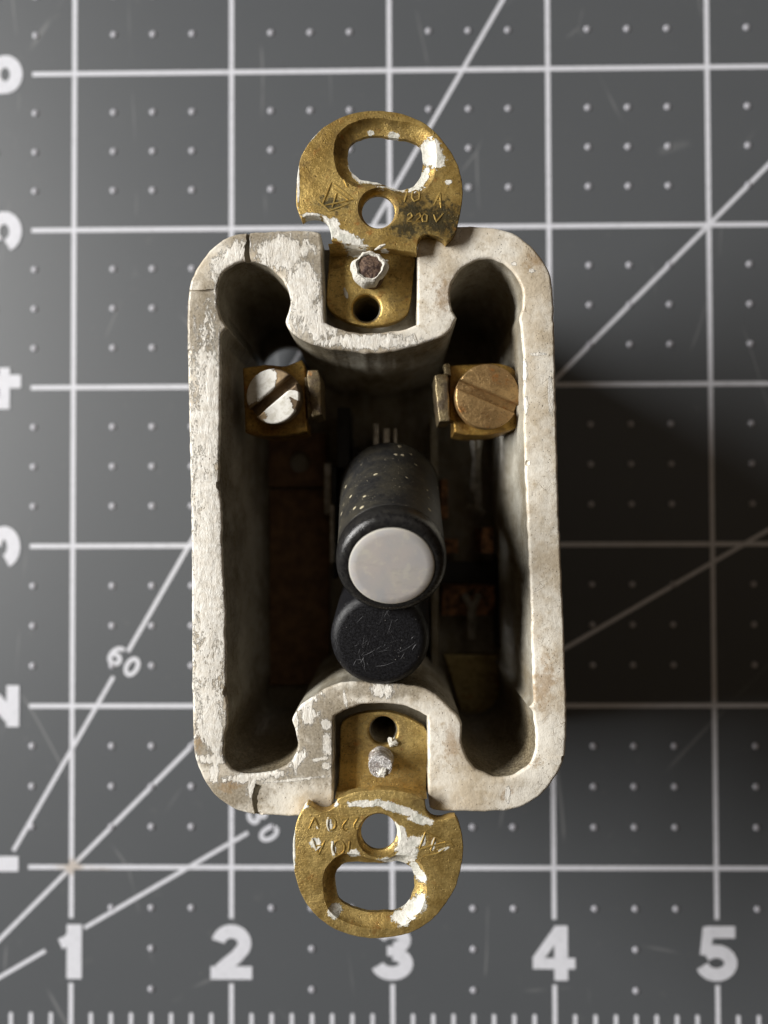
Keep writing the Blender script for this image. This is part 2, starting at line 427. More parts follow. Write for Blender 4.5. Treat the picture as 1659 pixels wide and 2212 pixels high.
# printed numerals as thick strokes
def arc(cx, cy, rx, ry, a0, a1, n=14): return [(cx + rx * math.cos(math.radians(a0 + (a1 - a0) * i / n)), cy + ry * math.sin(math.radians(a0 + (a1 - a0) * i / n))) for i in range(n + 1)]
GL = {
 '1': [([(.06, 0), (.06, 1)], .28), ([(-.2, .64), (-.06, .70), (.06, .86)], .2)],
 '2': [(arc(0, .66, .245, .22, 170, -25) + [(.10, .42), (-.08, .28), (-.26, .12)], .25), ([(-.385, .12), (.385, .12)], .24)],
 '3': [(arc(-.01, .73, .235, .155, 165, -80), .23), (arc(-.01, .30, .265, .18, 85, -168), .25), ([(-.1, .53), (.05, .53)], .18)],
 '4': [([(.12, 0), (.12, 1)], .25), ([(-.40, .31), (.38, .31)], .20), ([(-.33, .36), (.08, .93)], .19)],
 '5': [([(.33, .89), (-.2, .89)], .22), ([(-.16, .98), (-.22, .47)], .2), (arc(-.02, .33, .265, .215, 140, -165), .24)],
 '6': [(arc(.0, .33, .25, .21, 0, 360, 24), .24), (arc(.14, .42, .40, .47, 190, 82), .23)],
 '0': [(arc(0, .5, .25, .385, 0, 360, 28), .23)],
}
def stroke(pts, wd, z):
    pts = [Vector(p) for p in pts]; n = len(pts); closed = (pts[0] - pts[-1]).length < 1e-4; V = []; F = []
    for i, p in enumerate(pts):
        if closed and i in (0, n - 1): a, b = pts[-2], pts[1]
        else: a, b = pts[max(0, i - 1)], pts[min(n - 1, i + 1)]
        d = (b - a).normalized(); nn = Vector((-d.y, d.x)) * wd / 2
        V += [(p.x + nn.x, p.y + nn.y, z), (p.x - nn.x, p.y - nn.y, z)]
    for i in range(n - 1): F.append((2 * i, 2 * i + 1, 2 * i + 3, 2 * i + 2))
    return V, F
def glyph(ch, cx, cy, h, rot=0, sq=1.0, wk=1.0, name='printed_numeral'):
    m = MB()
    for k, (pts, wd) in enumerate(GL[ch]):
        m.add(stroke([(x * h * sq, y * h) for x, y in pts], wd * h * wk, .07 + k * .01))
    o = m.link(name, M_print, mat_root, smooth=False)
    o.location = (cx * S, cy * S, 0); o.rotation_euler[2] = math.radians(rot)
    return o
for i in range(1, 8): glyph(str(i) if i < 7 else '0', i * IN, .312 * IN, .335 * IN) if i < 7 else None
for j in range(1, 7): glyph(str(j), .668 * IN, j * IN, .335 * IN, 90)
def at_in(sx, sy):            # source pixel of the photograph on the mat -> mat millimetres
    q = P(sx * 2212 / 3333, sy * 2212 / 3333, 0); return q.x - GX, q.y - GY
def small(ch, sx, sy, rot, h=3.5):
    x, y = at_in(sx, sy); r = math.radians(rot)
    glyph(ch, x + math.sin(r) * h / 2, y - math.cos(r) * h / 2, h, rot, .95, .85)
small('6', 380, 2134, -30); small('0', 430, 2170, -30)
small('3', 838, 2652, -60); small('0', 876, 2712, -60)

# ================================================================== SWITCH
sw = bpy.data.objects.new('push_button_light_switch', None); COL.objects.link(sw)
sw.location = (B.x * S, B.y * S, 0)
tag(sw, 'old paint-spattered porcelain push-button light switch with brass ears and two black buttons', 'light switch')
ZR = 35.0
# rim outline, anticlockwise or clockwise, with the two strap slots open to the ends
rim_out = [zB(*p) for p in [(1250, 200), (1235, 158), (1180, 137), (900, 132), (700, 143), (560, 155), (440, 185), (340, 245), (250, 330), (180, 430), (130, 520), (100, 600), (85, 700), (78, 850)]] + \
    [(405, 800), (407.5, 900), (410, 1000), (412, 1100), (413, 1200), (413.5, 1300), (414, 1400), (414.5, 1500)] + \
    [zF(*p) for p in [(80, 1150), (95, 1290), (125, 1380), (170, 1480), (240, 1590), (340, 1690), (450, 1755), (560, 1792), (700, 1812), (850, 1817), (1000, 1820)]] + [(690, 1763), (712, 1760), (719, 1752)] + \
    [zE(*p) for p in [(440, 900), (445, 362), (500, 332), (600, 290), (700, 267), (850, 262), (980, 280), (1080, 318), (1165, 362), (1168, 600), (1172, 1000)]] + [(928, 1746), (936, 1751)] + \
    [zG(*p) for p in [(400, 2052), (700, 2055), (900, 2052), (1050, 2030), (1180, 1975), (1280, 1900), (1370, 1800), (1440, 1690), (1480, 1600), (1500, 1500), (1510, 1200), (1500, 800), (1485, 400), (1470, 0)]] + \
    [(1208, 1100)] + [zC(*p) for p in [(1515, 2100), (1500, 1500), (1490, 1100), (1480, 800), (1470, 620), (1450, 520), (1410, 430), (1340, 330), (1250, 240), (1150, 165), (1050, 125), (950, 105), (780, 95), (640, 93)]] + \
    [(930, 489), (908, 493), (903, 505)] + [zA(*p) for p in [(1085, 1400), (1083, 1742), (1000, 1775), (850, 1800), (700, 1810), (560, 1795), (450, 1765), (375, 1725)]] + [zB(1270, 700)]
hole = [zB(*p) for p in [(430, 985), (380, 900), (350, 800), (342, 700), (350, 600), (380, 520), (440, 460), (520, 415), (600, 400), (700, 415), (800, 460), (880, 530), (930, 600), (965, 680), (975, 760), (960, 840), (935, 900), (940, 950), (980, 1010), (1040, 1060), (1130, 1110), (1300, 1160)]] + \
    [(750, 758), (800, 763)] + [zC(*p) for p in [(0, 1195), (200, 1160), (350, 1115), (500, 1060), (570, 1010), (605, 950), (637, 895), (600, 830), (580, 740), (580, 650), (610, 560), (680, 470), (770, 410), (870, 380), (960, 385), (1060, 430), (1140, 510), (1190, 600), (1212, 700), (1205, 800), (1180, 880), (1188, 1000), (1210, 1200), (1215, 1500), (1225, 2100)]] + \
    [(1139, 1120)] + [zG(*p) for p in [(1180, 0), (1190, 400), (1200, 800), (1205, 1070), (1170, 1115), (1203, 1160), (1225, 1300), (1225, 1480), (1190, 1600), (1100, 1680), (1000, 1730), (880, 1740), (780, 1710), (680, 1660), (620, 1580), (580, 1480), (560, 1380), (572, 1270), (545, 1210), (480, 1140), (400, 1060), (330, 1000), (240, 950), (100, 918)]] + \
    [(850, 1477), (800, 1475)] + [zF(*p) for p in [(1480, 608), (1300, 655), (1170, 730), (1050, 820), (970, 930), (985, 1010), (1015, 1130), (1015, 1200), (980, 1290), (920, 1360), (820, 1405), (700, 1430), (600, 1435), (500, 1430), (430, 1400), (380, 1330), (360, 1250), (365, 1120), (385, 1020), (392, 850), (380, 700), (378, 400), (375, 0)]] + \
    [(489, 1327), (481, 1192), (480, 1094), (474, 1044), (476, 929), (476.7, 836), (478, 762), (478, 722)]
ro = resample(L(rim_out, ZR), .4, 50, True, .08, .9, 1)
rh = resample(L(hole, ZR), .4, 50, True, .10, .9, 2)
body = MB()
body.add(slab([ro, rh], 1.2, ZR, .36))
# ledges under the straps, recessed below the rim
def ledge(pts, hx, hy, hr):
    lp = resample(L(pts, ZR), .8, 50)
    h = L([(hx, hy)], 31)[0]
    return slab([lp, circ(h[0], h[1], hr, 28)], 3.2, 31.2, .2)
body.add(ledge([(690, 512), (914, 512), (914, 712), (850, 728), (760, 726), (690, 708)], 792, 668, 1.5))
body.add(ledge([(708, 1536), (770, 1508), (880, 1508), (936, 1540), (938, 1738), (708, 1738)], 828, 1575, 1.5))
# floor with the wire hole under the upper left pocket
fl = resample(L(rim_out, ZR), 1.2, 50)
fl = inset(fl if area2(fl) > 0 else fl[::-1], .35)
outer = L([(420, 520), (1190, 510), (1215, 1740), (430, 1745)], ZR)
wh = P(622, 806, 5) - B
body.add(slab([resample([(-19.5, -30), (-16, -32.4), (16, -32.4), (19.8, -30), (19.3, 29), (16, 32.2), (-16, 32.2), (-19.5, 29)], 2, 50), circ(wh.x, wh.y, 4.0, 36)], 3.7, 5.0, .3))
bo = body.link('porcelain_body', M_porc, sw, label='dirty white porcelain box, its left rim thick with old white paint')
# cut out parting grooves, edge chips and an added gap letting light under the floor
cut = MB()
def lbox(p0, p1, wd, z0, z1):
    a = Vector(L([p0], ZR)[0]); b = Vector(L([p1], ZR)[0]); d = (b - a).normalized(); nn = Vector((-d.y, d.x)) * wd / 2
    return slab([[tuple(a - nn), tuple(b - nn), tuple(b + nn), tuple(a + nn)]], z0, z1, 0)
def groove(pts, wds, dep):
    q = [Vector(p) for p in L(pts, ZR)]; q = [Vector(p) for p in resample([tuple(p) for p in q], .35, 80, closed=False)]
    n = len(q); Lf = []; Rt = []
    for i, p in enumerate(q):
        d = (q[min(i + 1, n - 1)] - q[max(i - 1, 0)]).normalized(); nn = Vector((-d.y, d.x))
        wd = wds[0] + (wds[1] - wds[0]) * i / (n - 1)
        Lf.append(p + nn * wd * (.5 + .35 * noise.noise(Vector((i * .9, pts[0][0], 1)))))
        Rt.append(p - nn * wd * (.5 + .35 * noise.noise(Vector((i * .9, pts[0][0], 7)))))
    return slab([[tuple(p) for p in Lf + Rt[::-1]]], ZR - dep, ZR + 1, 0)
cut.add(groove([(538, 485), (535, 520), (533, 545), (536, 572)], (.3, .75), .55))
cut.add(groove([(395, 625), (425, 629), (462, 627)], (.2, .35), .25))
cut.add(groove([(558, 1695), (550, 1725), (556, 1775)], (.75, .4), .45))
cuto = cut.link('cutter', None, sw, smooth=False)
def chip(px_, py_, r, zz=ZR, sq=1):
    c = L([(px_, py_)], ZR)[0]
    v, f = lathe([(r * math.sin(math.radians(a)), -r * sq * math.cos(math.radians(a))) for a in (10, 35, 60, 85, 110, 135, 170)], 10, .5, px_)
    return v, f, c, zz
cc = MB()
for a in [(476, 1048, .7), (480, 930, .5), (489, 1495, .6), (405, 760, .5), (412, 1150, .4), (1222, 1640, .6), (560, 1762, .5), (1138, 1000, .4)]:
    v, f, c, zz = chip(*a); cc.add((v, f), Matrix.Translation((c[0], c[1], zz + .15)))
cco = cc.link('cutter', None, sw, smooth=False)
wc = MB(); wc.add(slab([[(-30, 13), (-9, 13), (-9, 31), (-14, 31), (-14, 40), (-30, 40)]], -1, 3.65, 0)); 
wco = wc.link('cutter', None, sw, smooth=False)
for c_ in (cuto, cco, wco):
    md = bo.modifiers.new('cut', 'BOOLEAN'); md.operation = 'DIFFERENCE'; md.solver = 'EXACT'; md.use_self = True; md.object = c_
dg = bpy.context.evaluated_depsgraph_get()
nm = bpy.data.meshes.new_from_object(bo.evaluated_get(dg))
print('BODY', len(bo.data.vertices), '->', len(nm.vertices))
bo.modifiers.clear()
if len(nm.vertices) > 1000:
    bo.data = nm; nm.name = 'porcelain_body'; nm.shade_smooth(); nm.set_sharp_from_angle(angle=math.radians(35))
for c_ in (cuto, cco, wco): bpy.data.objects.remove(c_)

# ------------------------------------------------------------------ straps
ZT = 33.0     # top of the recessed tab
def strap(name, ear, tab, big, bigw, small_, smallr, tabhole, bend, ze, mat, label, fe, tilt):
    earp = resample(L(ear, ze, fe), .4, 50, True, .06, 1.0, ze)
    cx = sum(p[0] for p in earp) / len(earp); cy = sum(p[1] for p in earp) / len(earp)
    zf = lambda x, y: tilt[0] * (x - cx) + tilt[1] * (y - cy)
    bg_ = resample(L(big, ze, fe), .35, 60, True, .10, 1.4, 3)
    sc = L([fe(*small_)], ze)[0]
    m = MB()
    m.add(slab([earp, bg_, circ(sc[0], sc[1], smallr, 64)], ze - 1.35, ze, .12, [None, bigw, (-.42, .9)], zf, avoid=(sc[0], sc[1], smallr + .42 + .12)))
    tb = resample(L(tab, ZT, fe), .5, 50, True, .04)
    th = L([fe(*tabhole)], ZT)[0]
    m.add(slab([tb, circ(th[0], th[1], 1.62, 36)], ZT - 1.0, ZT, .15, [None, (.28, .3)]))
    # the bend between the two levels
    (xa, xb, ya, yb) = bend
    secs = []
    N = 10
    for i in range(N + 1):
        s = i / N; e = s * s * (3 - 2 * s)
        y = ya + (yb - ya) * s
        row = []
        for k in range(13):
            x = xa + (xb - xa) * k / 12
            arcv = .28 * (1 - ((k - 6) / 6) ** 2)
            yy = y + arcv * (1 if yb > ya else -1)
            zt = ZT - .03 + (ze - .03 + zf(x, yb) - ZT) * e
            row.append((x, yy, zt))
        secs.append(row)
    V = [p for r in secs for p in r] + [(p[0], p[1], p[2] - 1.05) for r in secs for p in r]
    F = []; W = 13; O = len(V) // 2
    up = yb > ya
    for i in range(N):
        for k in range(W - 1):
            q = (i * W + k, i * W + k + 1, (i + 1) * W + k + 1, (i + 1) * W + k)
            F.append(q if up else q[::-1]); r = tuple(j + O for j in q); F.append(r[::-1] if up else r)
    for i in range(N):
        for k in (0, W - 1):
            a = i * W + k; b = a + W; q = (a, b, b + O, a + O)
            F.append(q if (k == 0) == up else q[::-1])
    m.add((V, F))
    return m.link(name, mat, sw, label=label), zf, sc, th
def LB(pts, z, f):
    return L(pts, z, f)
ZE = 36.6
verd = px([(1230, 930, 420, 230), (1050, 860, 200, 120), (430, 820, 200, 90), (1000, 1000, 200, 120)], ZE, zA, 19.6 / .28)
topspots = px([(1190, 410, 110, 150, .3), (1240, 470, 90, 90), (1120, 600, 55, 150, -.6), (960, 672, 230, 34), (770, 612, 170, 40), (520, 1065, 250, 60, -.42), (440, 1010, 70, 110), (600, 560, 30, 120, .5), (910, 265, 60, 40), (725, 245, 40, 28),
               (270, 905, 110, 22), (390, 940, 60, 22, -.8), (1330, 640, 34, 28), (170, 640, 14, 260), (260, 330, 12, 120, -.8), (520, 1430, 18, 60, .3), (820, 1165, 50, 16)], ZE, zA, 19.6 / .28)
M_br1 = brass('weathered_brass', topspots, verd=verd, paint_amp=2.0)
ear1 = [(195, 940), (160, 850), (153, 740), (165, 580), (195, 450), (260, 340), (350, 245), (460, 175), (580, 125), (700, 103), (800, 100), (900, 108), (1000, 130), (1100, 170), (1200, 235), (1290, 330), (1360, 430), (1410, 540), (1437, 660), (1435, 780), (1415, 900), (1390, 1000), (1350, 1070), (1310, 1105), (1285, 1080), (1230, 1052), (1170, 1040), (1120, 1055), (1092, 1090), (1085, 1140), (1083, 1185), (900, 1165), (600, 1130), (425, 1100), (420, 1055), (410, 1000), (390, 950), (350, 920), (290, 908), (235, 915)]
tab1 = [(415, 1130), (405, 1250), (390, 1450), (385, 1560), (400, 1620), (450, 1670), (540, 1720), (640, 1750), (740, 1757), (850, 1745), (950, 1710), (1010, 1660), (1030, 1600), (1050, 1450), (1065, 1300), (1078, 1190), (900, 1180), (600, 1150)]
big1 = [(545, 400), (560, 345), (610, 300), (690, 270), (790, 262), (900, 278), (1000, 290), (1080, 318), (1120, 360), (1132, 430), (1130, 500), (1115, 570), (1080, 630), (1030, 665), (960, 680), (880, 662), (820, 640), (750, 618), (680, 612), (620, 588), (572, 540), (550, 480)]
a0 = L([zA(420, 1120)], ZT)[0]; a1 = L([zA(1080, 1190)], ZT)[0]
y_t = L([zA(700, 1230)], ZT)[0][1]; y_e = L([zA(700, 1120)], ZE)[0][1]
st1, zf1, sc1, th1 = strap('mounting_strap', ear1, tab1, big1, (-1.5, .85), (785, 848), 1.86, (695, 1622), (a0[0], a1[0], y_t, y_e), ZE, M_br1,
                      'upper brass ear, tilted and mottled, with an oval hole', zA, (-.025, .02))
botspots = px([(1000, 1400, 110, 150), (960, 1270, 60, 90, .4), (900, 1490, 170, 36, -.2), (1090, 1580, 60, 120, .7), (1060, 1850, 190, 70, .75), (960, 1930, 90, 60), (450, 1870, 65, 60), (700, 1035, 200, 34, -.02), (950, 1080, 260, 46, -.32), (1110, 1160, 150, 46, -.3), (1060, 1330, 90, 60),
               (640, 1040, 110, 22, .1), (600, 1420, 65, 50), (410, 1200, 26, 60, .15), (300, 1340, 50, 60, -.4), (440, 1380, 22, 80, .1), (1130, 1320, 30, 62, -.3), (1210, 1350, 20, 60, -.2), (320, 1215, 14, 20),
               (1290, 1390, 60, 14, .4), (135, 1380, 14, 260), (220, 1060, 50, 14, .3), (900, 620, 40, 20), (455, 1040, 26, 26)], ZE, zE, 19.6 / .28)
M_br2 = brass('scratched_brass', botspots, dark=.3, paint_amp=2.0, col=((.78, .57, .21), (.52, .35, .11)))
ear2 = [(468, 1000), (468, 1035), (430, 1070), (380, 1095), (330, 1090), (280, 1060), (240, 1035), (200, 1080), (160, 1170), (132, 1300), (130, 1470), (150, 1600), (190, 1720), (260, 1840), (350, 1930), (460, 2000), (600, 2050), (750, 2070), (900, 2060), (1050, 2020), (1200, 1930), (1310, 1800), (1380, 1680), (1425, 1540), (1442, 1400), (1435, 1280), (1410, 1190), (1380, 1140), (1340, 1142), (1280, 1165), (1220, 1160), (1175, 1130), (1152, 1085), (1146, 1010), (1000, 950), (800, 930), (600, 950)]
tab2 = [(495, 440), (512, 405), (560, 370), (650, 340), (760, 325), (880, 330), (1000, 365), (1100, 420), (1160, 475), (1165, 700), (1155, 900), (1148, 1010), (1000, 950), (800, 935), (600, 950), (472, 990), (480, 850), (490, 600)]
big2 = [(452, 1700), (447, 1620), (470, 1560), (520, 1518), (600, 1505), (700, 1512), (800, 1518), (900, 1505), (970, 1512), (1030, 1545), (1060, 1600), (1065, 1700), (1040, 1790), (1000, 1850), (930, 1890), (830, 1900), (700, 1895), (600, 1870), (520, 1830), (470, 1780)]
b0 = L([zE(470, 950)], ZT)[0]; b1 = L([zE(1152, 950)], ZT)[0]
y_t2 = L([zE(800, 900)], ZT)[0][1]; y_e2 = L([zE(800, 1000)], ZE)[0][1]
st2, zf2, sc2, th2 = strap('mounting_strap', ear2, tab2, big2, (-1.3, .85), (790, 1278), 2.0, (822, 472), (b0[0], b1[0], y_t2, y_e2), ZE, M_br2,
                      'lower brass ear, stamped 10A 220V upside down, smeared with white paint', zE, (-.01, -.015))
# stamped marks, as fine ridges standing round the punched strokes
M_mark = plain('brass_ridge', (.74, .55, .19), (.50, .34, .10), 6, .42, .75, .03)
M_markp = plain('paint_filled_mark', (.78, .75, .66), (.6, .56, .45), 8, .6, 0, .05)
def marks(lines, z, fe, zf, parent, name, mat, r=.11):
    m = MB()
    for ln in lines:
        pts = L(ln, z, fe)
        rs = [(p[0], p[1]) for p in resample(pts, .3, 60, closed=False)]
        tp = [(.3 + .7 * math.sin(PI * (i + .5) / len(rs)) ** .4) * (1 + .35 * noise.noise(Vector((p[0] * 4, p[1] * 4, 3)))) for i, p in enumerate(rs)]
        m.add(tube([(p[0], p[1], z + zf(p[0], p[1]) - r * .25) for p in rs], r, 6, tp))
    return m.link(name, mat, parent)
up_txt = [[(1015, 700), (985, 800)], [(990, 715), (1012, 700)], [(1075, 705), (1105, 730), (1100, 775), (1065, 790), (1045, 760), (1055, 715), (1075, 705)],
          [(1215, 815), (1262, 725), (1270, 842)], [(1228, 785), (1268, 790)],
          [(1010, 900), (1035, 880), (1050, 905), (1005, 945), (1045, 945)], [(1080, 895), (1105, 880), (1115, 905), (1075, 945), (1110, 942)], [(1140, 885), (1165, 900), (1160, 945), (1132, 945), (1125, 910), (1140, 885)], [(1215, 890), (1235, 945), (1290, 880)]]
up_logo = [[(425, 650), (350, 835)], [(425, 650), (600, 780)], [(350, 835), (600, 780)], [(430, 845), (465, 735)], [(440, 700), (560, 790)], [(520, 630), (550, 690)], [(320, 790), (410, 870), (560, 815)]]
marks(up_txt + up_logo, ZE, zA, zf1, st1, 'stamped_mark', M_mark, .12)
lo_txt = [[(250, 1228), (292, 1140)], [(292, 1140), (328, 1225)], [(262, 1125), (264, 1133)],
          [(400, 1150), (430, 1145), (455, 1170), (450, 1220), (415, 1240), (395, 1215), (400, 1150)], [(503, 1150), (551, 1150)], [(551, 1150), (515, 1198), (508, 1222), (525, 1243), (550, 1230)], [(588, 1143), (634, 1143)], [(634, 1143), (602, 1190), (596, 1215), (612, 1236), (634, 1224)],
          [(285, 1310), (324, 1428)], [(324, 1428), (372, 1320)], [(300, 1356), (356, 1356)],
          [(505, 1320), (525, 1360), (515, 1410), (470, 1435), (440, 1400), (450, 1335), (480, 1318), (505, 1320)], [(565, 1325), (555, 1400)]]
marks(lo_txt, ZE, zE, zf2, st2, 'stamped_lettering', M_mark, .12)
marks([[(398, 1155), (392, 1200), (405, 1240)], [(435, 1330), (430, 1385), (450, 1425)], [(275, 1300), (305, 1390), (340, 1360)]], ZE + .04, zE, zf2, st2, 'paint_in_lettering', M_markp, .13)
marks([[(1150, 1255), (1100, 1390)], [(1150, 1255), (1310, 1330)], [(1100, 1390), (1330, 1330), (1365, 1360)], [(1190, 1400), (1225, 1300)], [(1140, 1440), (1240, 1420), (1300, 1385)]], ZE, zE, zf2, st2, 'stamped_mark', M_mark, .11)
# scratches across the lower ear
marks([[(150, 1555), (270, 1400), (400, 1260)], [(165, 1590), (230, 1520)], [(185, 1650), (225, 1600)]], ZE - .05, zE, zf2, st2, 'scratch', M_mark, .07)

# posts left standing in the tabs
t = NT('post_metal'); n = t.noise(14, 5, .7)
M_post = t.out(t.mix(t.step(n, .4, .6), (.20, .13, .09), (.06, .035, .028)), .55, .5, t.bump(n, .2, 1))
M_steel = plain('worn_screw_end', (.86, .84, .82), (.34, .30, .28), 16, .25, .55, .35)
M_flake = plain('flaked_paint', (.84, .81, .73), (.70, .66, .57), 12, .6, 0, .25)
def post(px_, py_, r, h, parent, core, capm):
    c = L([(px_, py_)], ZT + h)[0]
    M = Matrix.Translation((c[0], c[1], ZT))
    a = MB(); a.add(lathe([(r * 1.05, -.5), (r, .3), (r * .92, h * .5), (r, h - .5), (r * .9, h - .1), (r * .5, h)], 24, .10, px_), M)
    po = a.link('screw_post', core, parent)
    return c, M, po
c, Mx, po1 = post(799, 575, 1.45, 3.7, st1, M_post, None)
def torn_ring(c, z, r0, r1, hgt, seed):
    n = 60; V = []; F = []
    prof = [(0, -.2), (.15, .5), (.4, .75), (.7, .5), (.9, -.2), (1, -1.2), (.9, -2.6)]
    for k in range(n):
        a = 2 * PI * k / n
        w1 = 1 + .28 * noise.noise(Vector((math.cos(a) * .8, math.sin(a) * .8, seed))) + .16 * noise.noise(Vector((math.cos(a) * 2.3, math.sin(a) * 2.3, seed + 4))) + .06 * noise.noise(Vector((math.cos(a) * 5, math.sin(a) * 5, seed)))
        w0 = 1 + .30 * noise.noise(Vector((math.cos(a) * 1.4, math.sin(a) * 3, seed + 9)))
        for (s, hz) in prof:
            r = r0 * w0 + (r1 * w1 - r0 * w0) * s
            V.append((c[0] + r * math.cos(a), c[1] + r * math.sin(a), z + hz * hgt * w1))
    m = len(prof)
    for k in range(n):
        for j in range(m - 1):
            a = k * m + j; b = ((k + 1) % n) * m + j
            F.append((a, a + 1, b + 1, b))
    return V, F
mm = MB(); mm.add(torn_ring(c, ZT + 3.4, 1.15, 1.9, .5, 2.2)); mm.link('paint_crust', M_flake, po1)
c2, Mx2, po2 = post(822, 1657, 1.40, 3.0, st2, M_steel, None)
mm = MB(); mm.add(lathe([(.55, -.25), (.6, .1), (.42, .3), (.15, .36)], 16, .5, 3.3), Matrix.Translation((c2[0] + .2, c2[1] - .55, ZT + 2.85))); mm.link('paint_crust', M_flake, po2); mm = MB(); mm.add(lathe([(.42, -.2), (.42, .1), (.25, .3), (.1, .34)], 16, .6, 8.3), Matrix.Translation((c2[0] + 1.3, c2[1] + 1.9, ZT + .1)) @ Matrix.Scale(1.5, 4, (1, -.3, 0))); mm.link('paint_flake', M_flake, st2)
# curled flake of paint near the bend
fk = L([zA(800, 1170)], ZE)[0]
link('paint_flake', *tube([(fk[0] - .6, fk[1] - .1, ZT + 3.9), (fk[0], fk[1] + .1, ZT + 4.2), (fk[0] + .6, fk[1] + .35, ZT + 4.3)], .22, 8, [.3, 1, .4]), M_flake, st1)

# ------------------------------------------------------------------ terminals
def head(cx, cy, z, r, slot_ang, h, tiltx, tilty, mat_h, mat_s, parent, slotw=.62):
    m = MB(); ca = math.asin(slotw / r)
    for s in (0, 1):
        pts = [(r * math.cos(a), r * math.sin(a)) for a in [ca + (PI - 2 * ca) * i / 24 for i in range(25)]]
        pts = resample(pts, .35, 60)
        v, f = slab([pts], -.1, h, .22)
        if s: v = [(-x, -y, zz) for x, y, zz in v]
        m.add((v, f))
    m.add(slab([circ(0, 0, r * .985, 48)], -.9, .0, .05))
    m.add(slab([circ(0, 0, r * .5, 24)], -7, -.9, .05))
    M = Matrix.Translation((cx, cy, z)) @ Matrix.Rotation(tiltx, 4, 'X') @ Matrix.Rotation(tilty, 4, 'Y') @ Matrix.Rotation(slot_ang, 4, 'Z')
    o = link('screw_head', m.v, m.f, mat_h, parent)
    o.matrix_local = Matrix.Translation((cx * S, cy * S, z * S)) @ M.to_3x3().to_4x4()
    return o
ZH = 31.0
kz = FPX / (CAMZ - ZH)
M_term = brass('terminal_brass', None, 1.4, .6, col=((.55, .35, .09), (.27, .14, .035)))
t = NT('painted_screw')
n2 = t.noise(9, 5, .7)
bz = t.mix(t.step(t.noise(4, 5), .4, .6), (.36, .26, .15), (.17, .12, .075))
v = t.ma('ADD', t.spots([(-.5, 2.0, 2.9, 1.9), (-.5, -1.9, 1.9, 2.4), (.2, -.8, 1.8, .7), (2.2, -1.6, .5, 1.2, .5), (-1.9, -2.3, .25, 1.3, .6)]), t.ma('MULTIPLY', t.ma('SUBTRACT', t.noise(6, 6, .7), .5), 1.8))
zz_ = t.n('ShaderNodeSeparateXYZ'); t.put(zz_.inputs[0], t.co)
pm = t.ma('MULTIPLY', t.step(v, .10, .15), t.step(zz_.outputs['Z'], .55 * S, .8 * S))
M_pscrew = t.out(t.mix(pm, bz, t.mix(t.step(n2, .45, .65), (.86, .84, .78), (.66, .63, .55))), .5, t.ma('MULTIPLY', t.ma('SUBTRACT', 1.0, pm), .7), t.bump(t.ma('ADD', pm, t.ma('MULTIPLY', n2, .4)), .15, 1))
M_bscrew = brass('bronze_screw', None, 1.2, .4, col=((.52, .34, .15), (.34, .21, .09)))
# left terminal
tl = MB()
tl.add(slab([resample(L([zB(*p) for p in [(560, 1330), (760, 1300), (930, 1310), (1075, 1255), (1110, 1340), (1120, 1880), (1010, 1905), (800, 1925), (640, 1915), (580, 1890)]], ZH - 1.6), .5, 45, True, .05)], ZH - 3.2, ZH - 1.7, .25))
tl.add(slab([resample(L([zB(*p) for p in [(590, 1880), (800, 1915), (1010, 1895), (1100, 1870), (1100, 1780), (590, 1800)]], ZH - 1.2), .5, 45)], ZH - 8, ZH - 2.6, .2))
tlo = tl.link('terminal', M_term, sw, label='left terminal, its slotted screw half covered in white paint')
hc = L([zB(850, 1590)], ZH)[0]
head(hc[0], hc[1], ZH + .2, 3.2, math.radians(38), 1.15, .06, -.14, M_pscrew, M_term, tlo)
M_clip = brass('clip_metal', None, 2.0, .9, col=((.34, .27, .15), (.13, .10, .07)))
cl = MB(); cl.add(slab([resample(L([zB(*p) for p in [(1130, 1352), (1215, 1350), (1240, 1400), (1252, 1740), (1165, 1765), (1120, 1400)]], ZH), .5, 50, True, .05)], ZH - 5, ZH + .2, .2))
cl.add(slab([resample(L([zB(*p) for p in [(1090, 1400), (1140, 1390), (1165, 1735), (1120, 1760)]], ZH), .5, 50)], ZH - 5, ZH - .9, .15))
cl.link('clip', M_clip, tlo)
# right terminal
tr = MB()
tr.add(slab([resample(L([zC(*p) for p in [(570, 1310), (720, 1300), (1000, 1290), (1120, 1330), (1165, 1400), (1172, 1850), (1050, 1890), (900, 1915), (720, 1918), (612, 1895), (605, 1800), (565, 1790)]], ZH - 1.4), .5, 45, True, .05)], ZH - 3.0, ZH - 1.4, .25))
tr.add(slab([resample(L([zC(*p) for p in [(620, 1890), (720, 1912), (900, 1908), (1050, 1880), (1160, 1840), (1160, 1700), (620, 1700)]], ZH - 1.6), .5, 45)], ZH - 8, ZH - 2.8, .2))
tro = tr.link('terminal', M_term, sw, label='right terminal with a clean bronze slotted screw')
hc = L([zC(895, 1580)], ZH + .5)[0]
head(hc[0], hc[1], ZH - .3, 3.78, math.radians(-23), 1.3, .06, .05, M_bscrew, M_term, tro, .52)
cl = MB(); cl.add(slab([resample(L([zC(*p) for p in [(440, 1395), (540, 1378), (560, 1420), (575, 1800), (480, 1805), (455, 1600)]], ZH), .4, 50, True, .10, 1.5)], ZH - 5, ZH + .2, .2))
q = L([zC(552, 1320)], ZH)[0]
cl.add(tube([(q[0], q[1] + .5, ZH - 3), (q[0], q[1] + .2, ZH - 1), (q[0] + .1, q[1] - 1.0, ZH - .8)], .42, 10))
cl.link('clip', M_clip, tro)

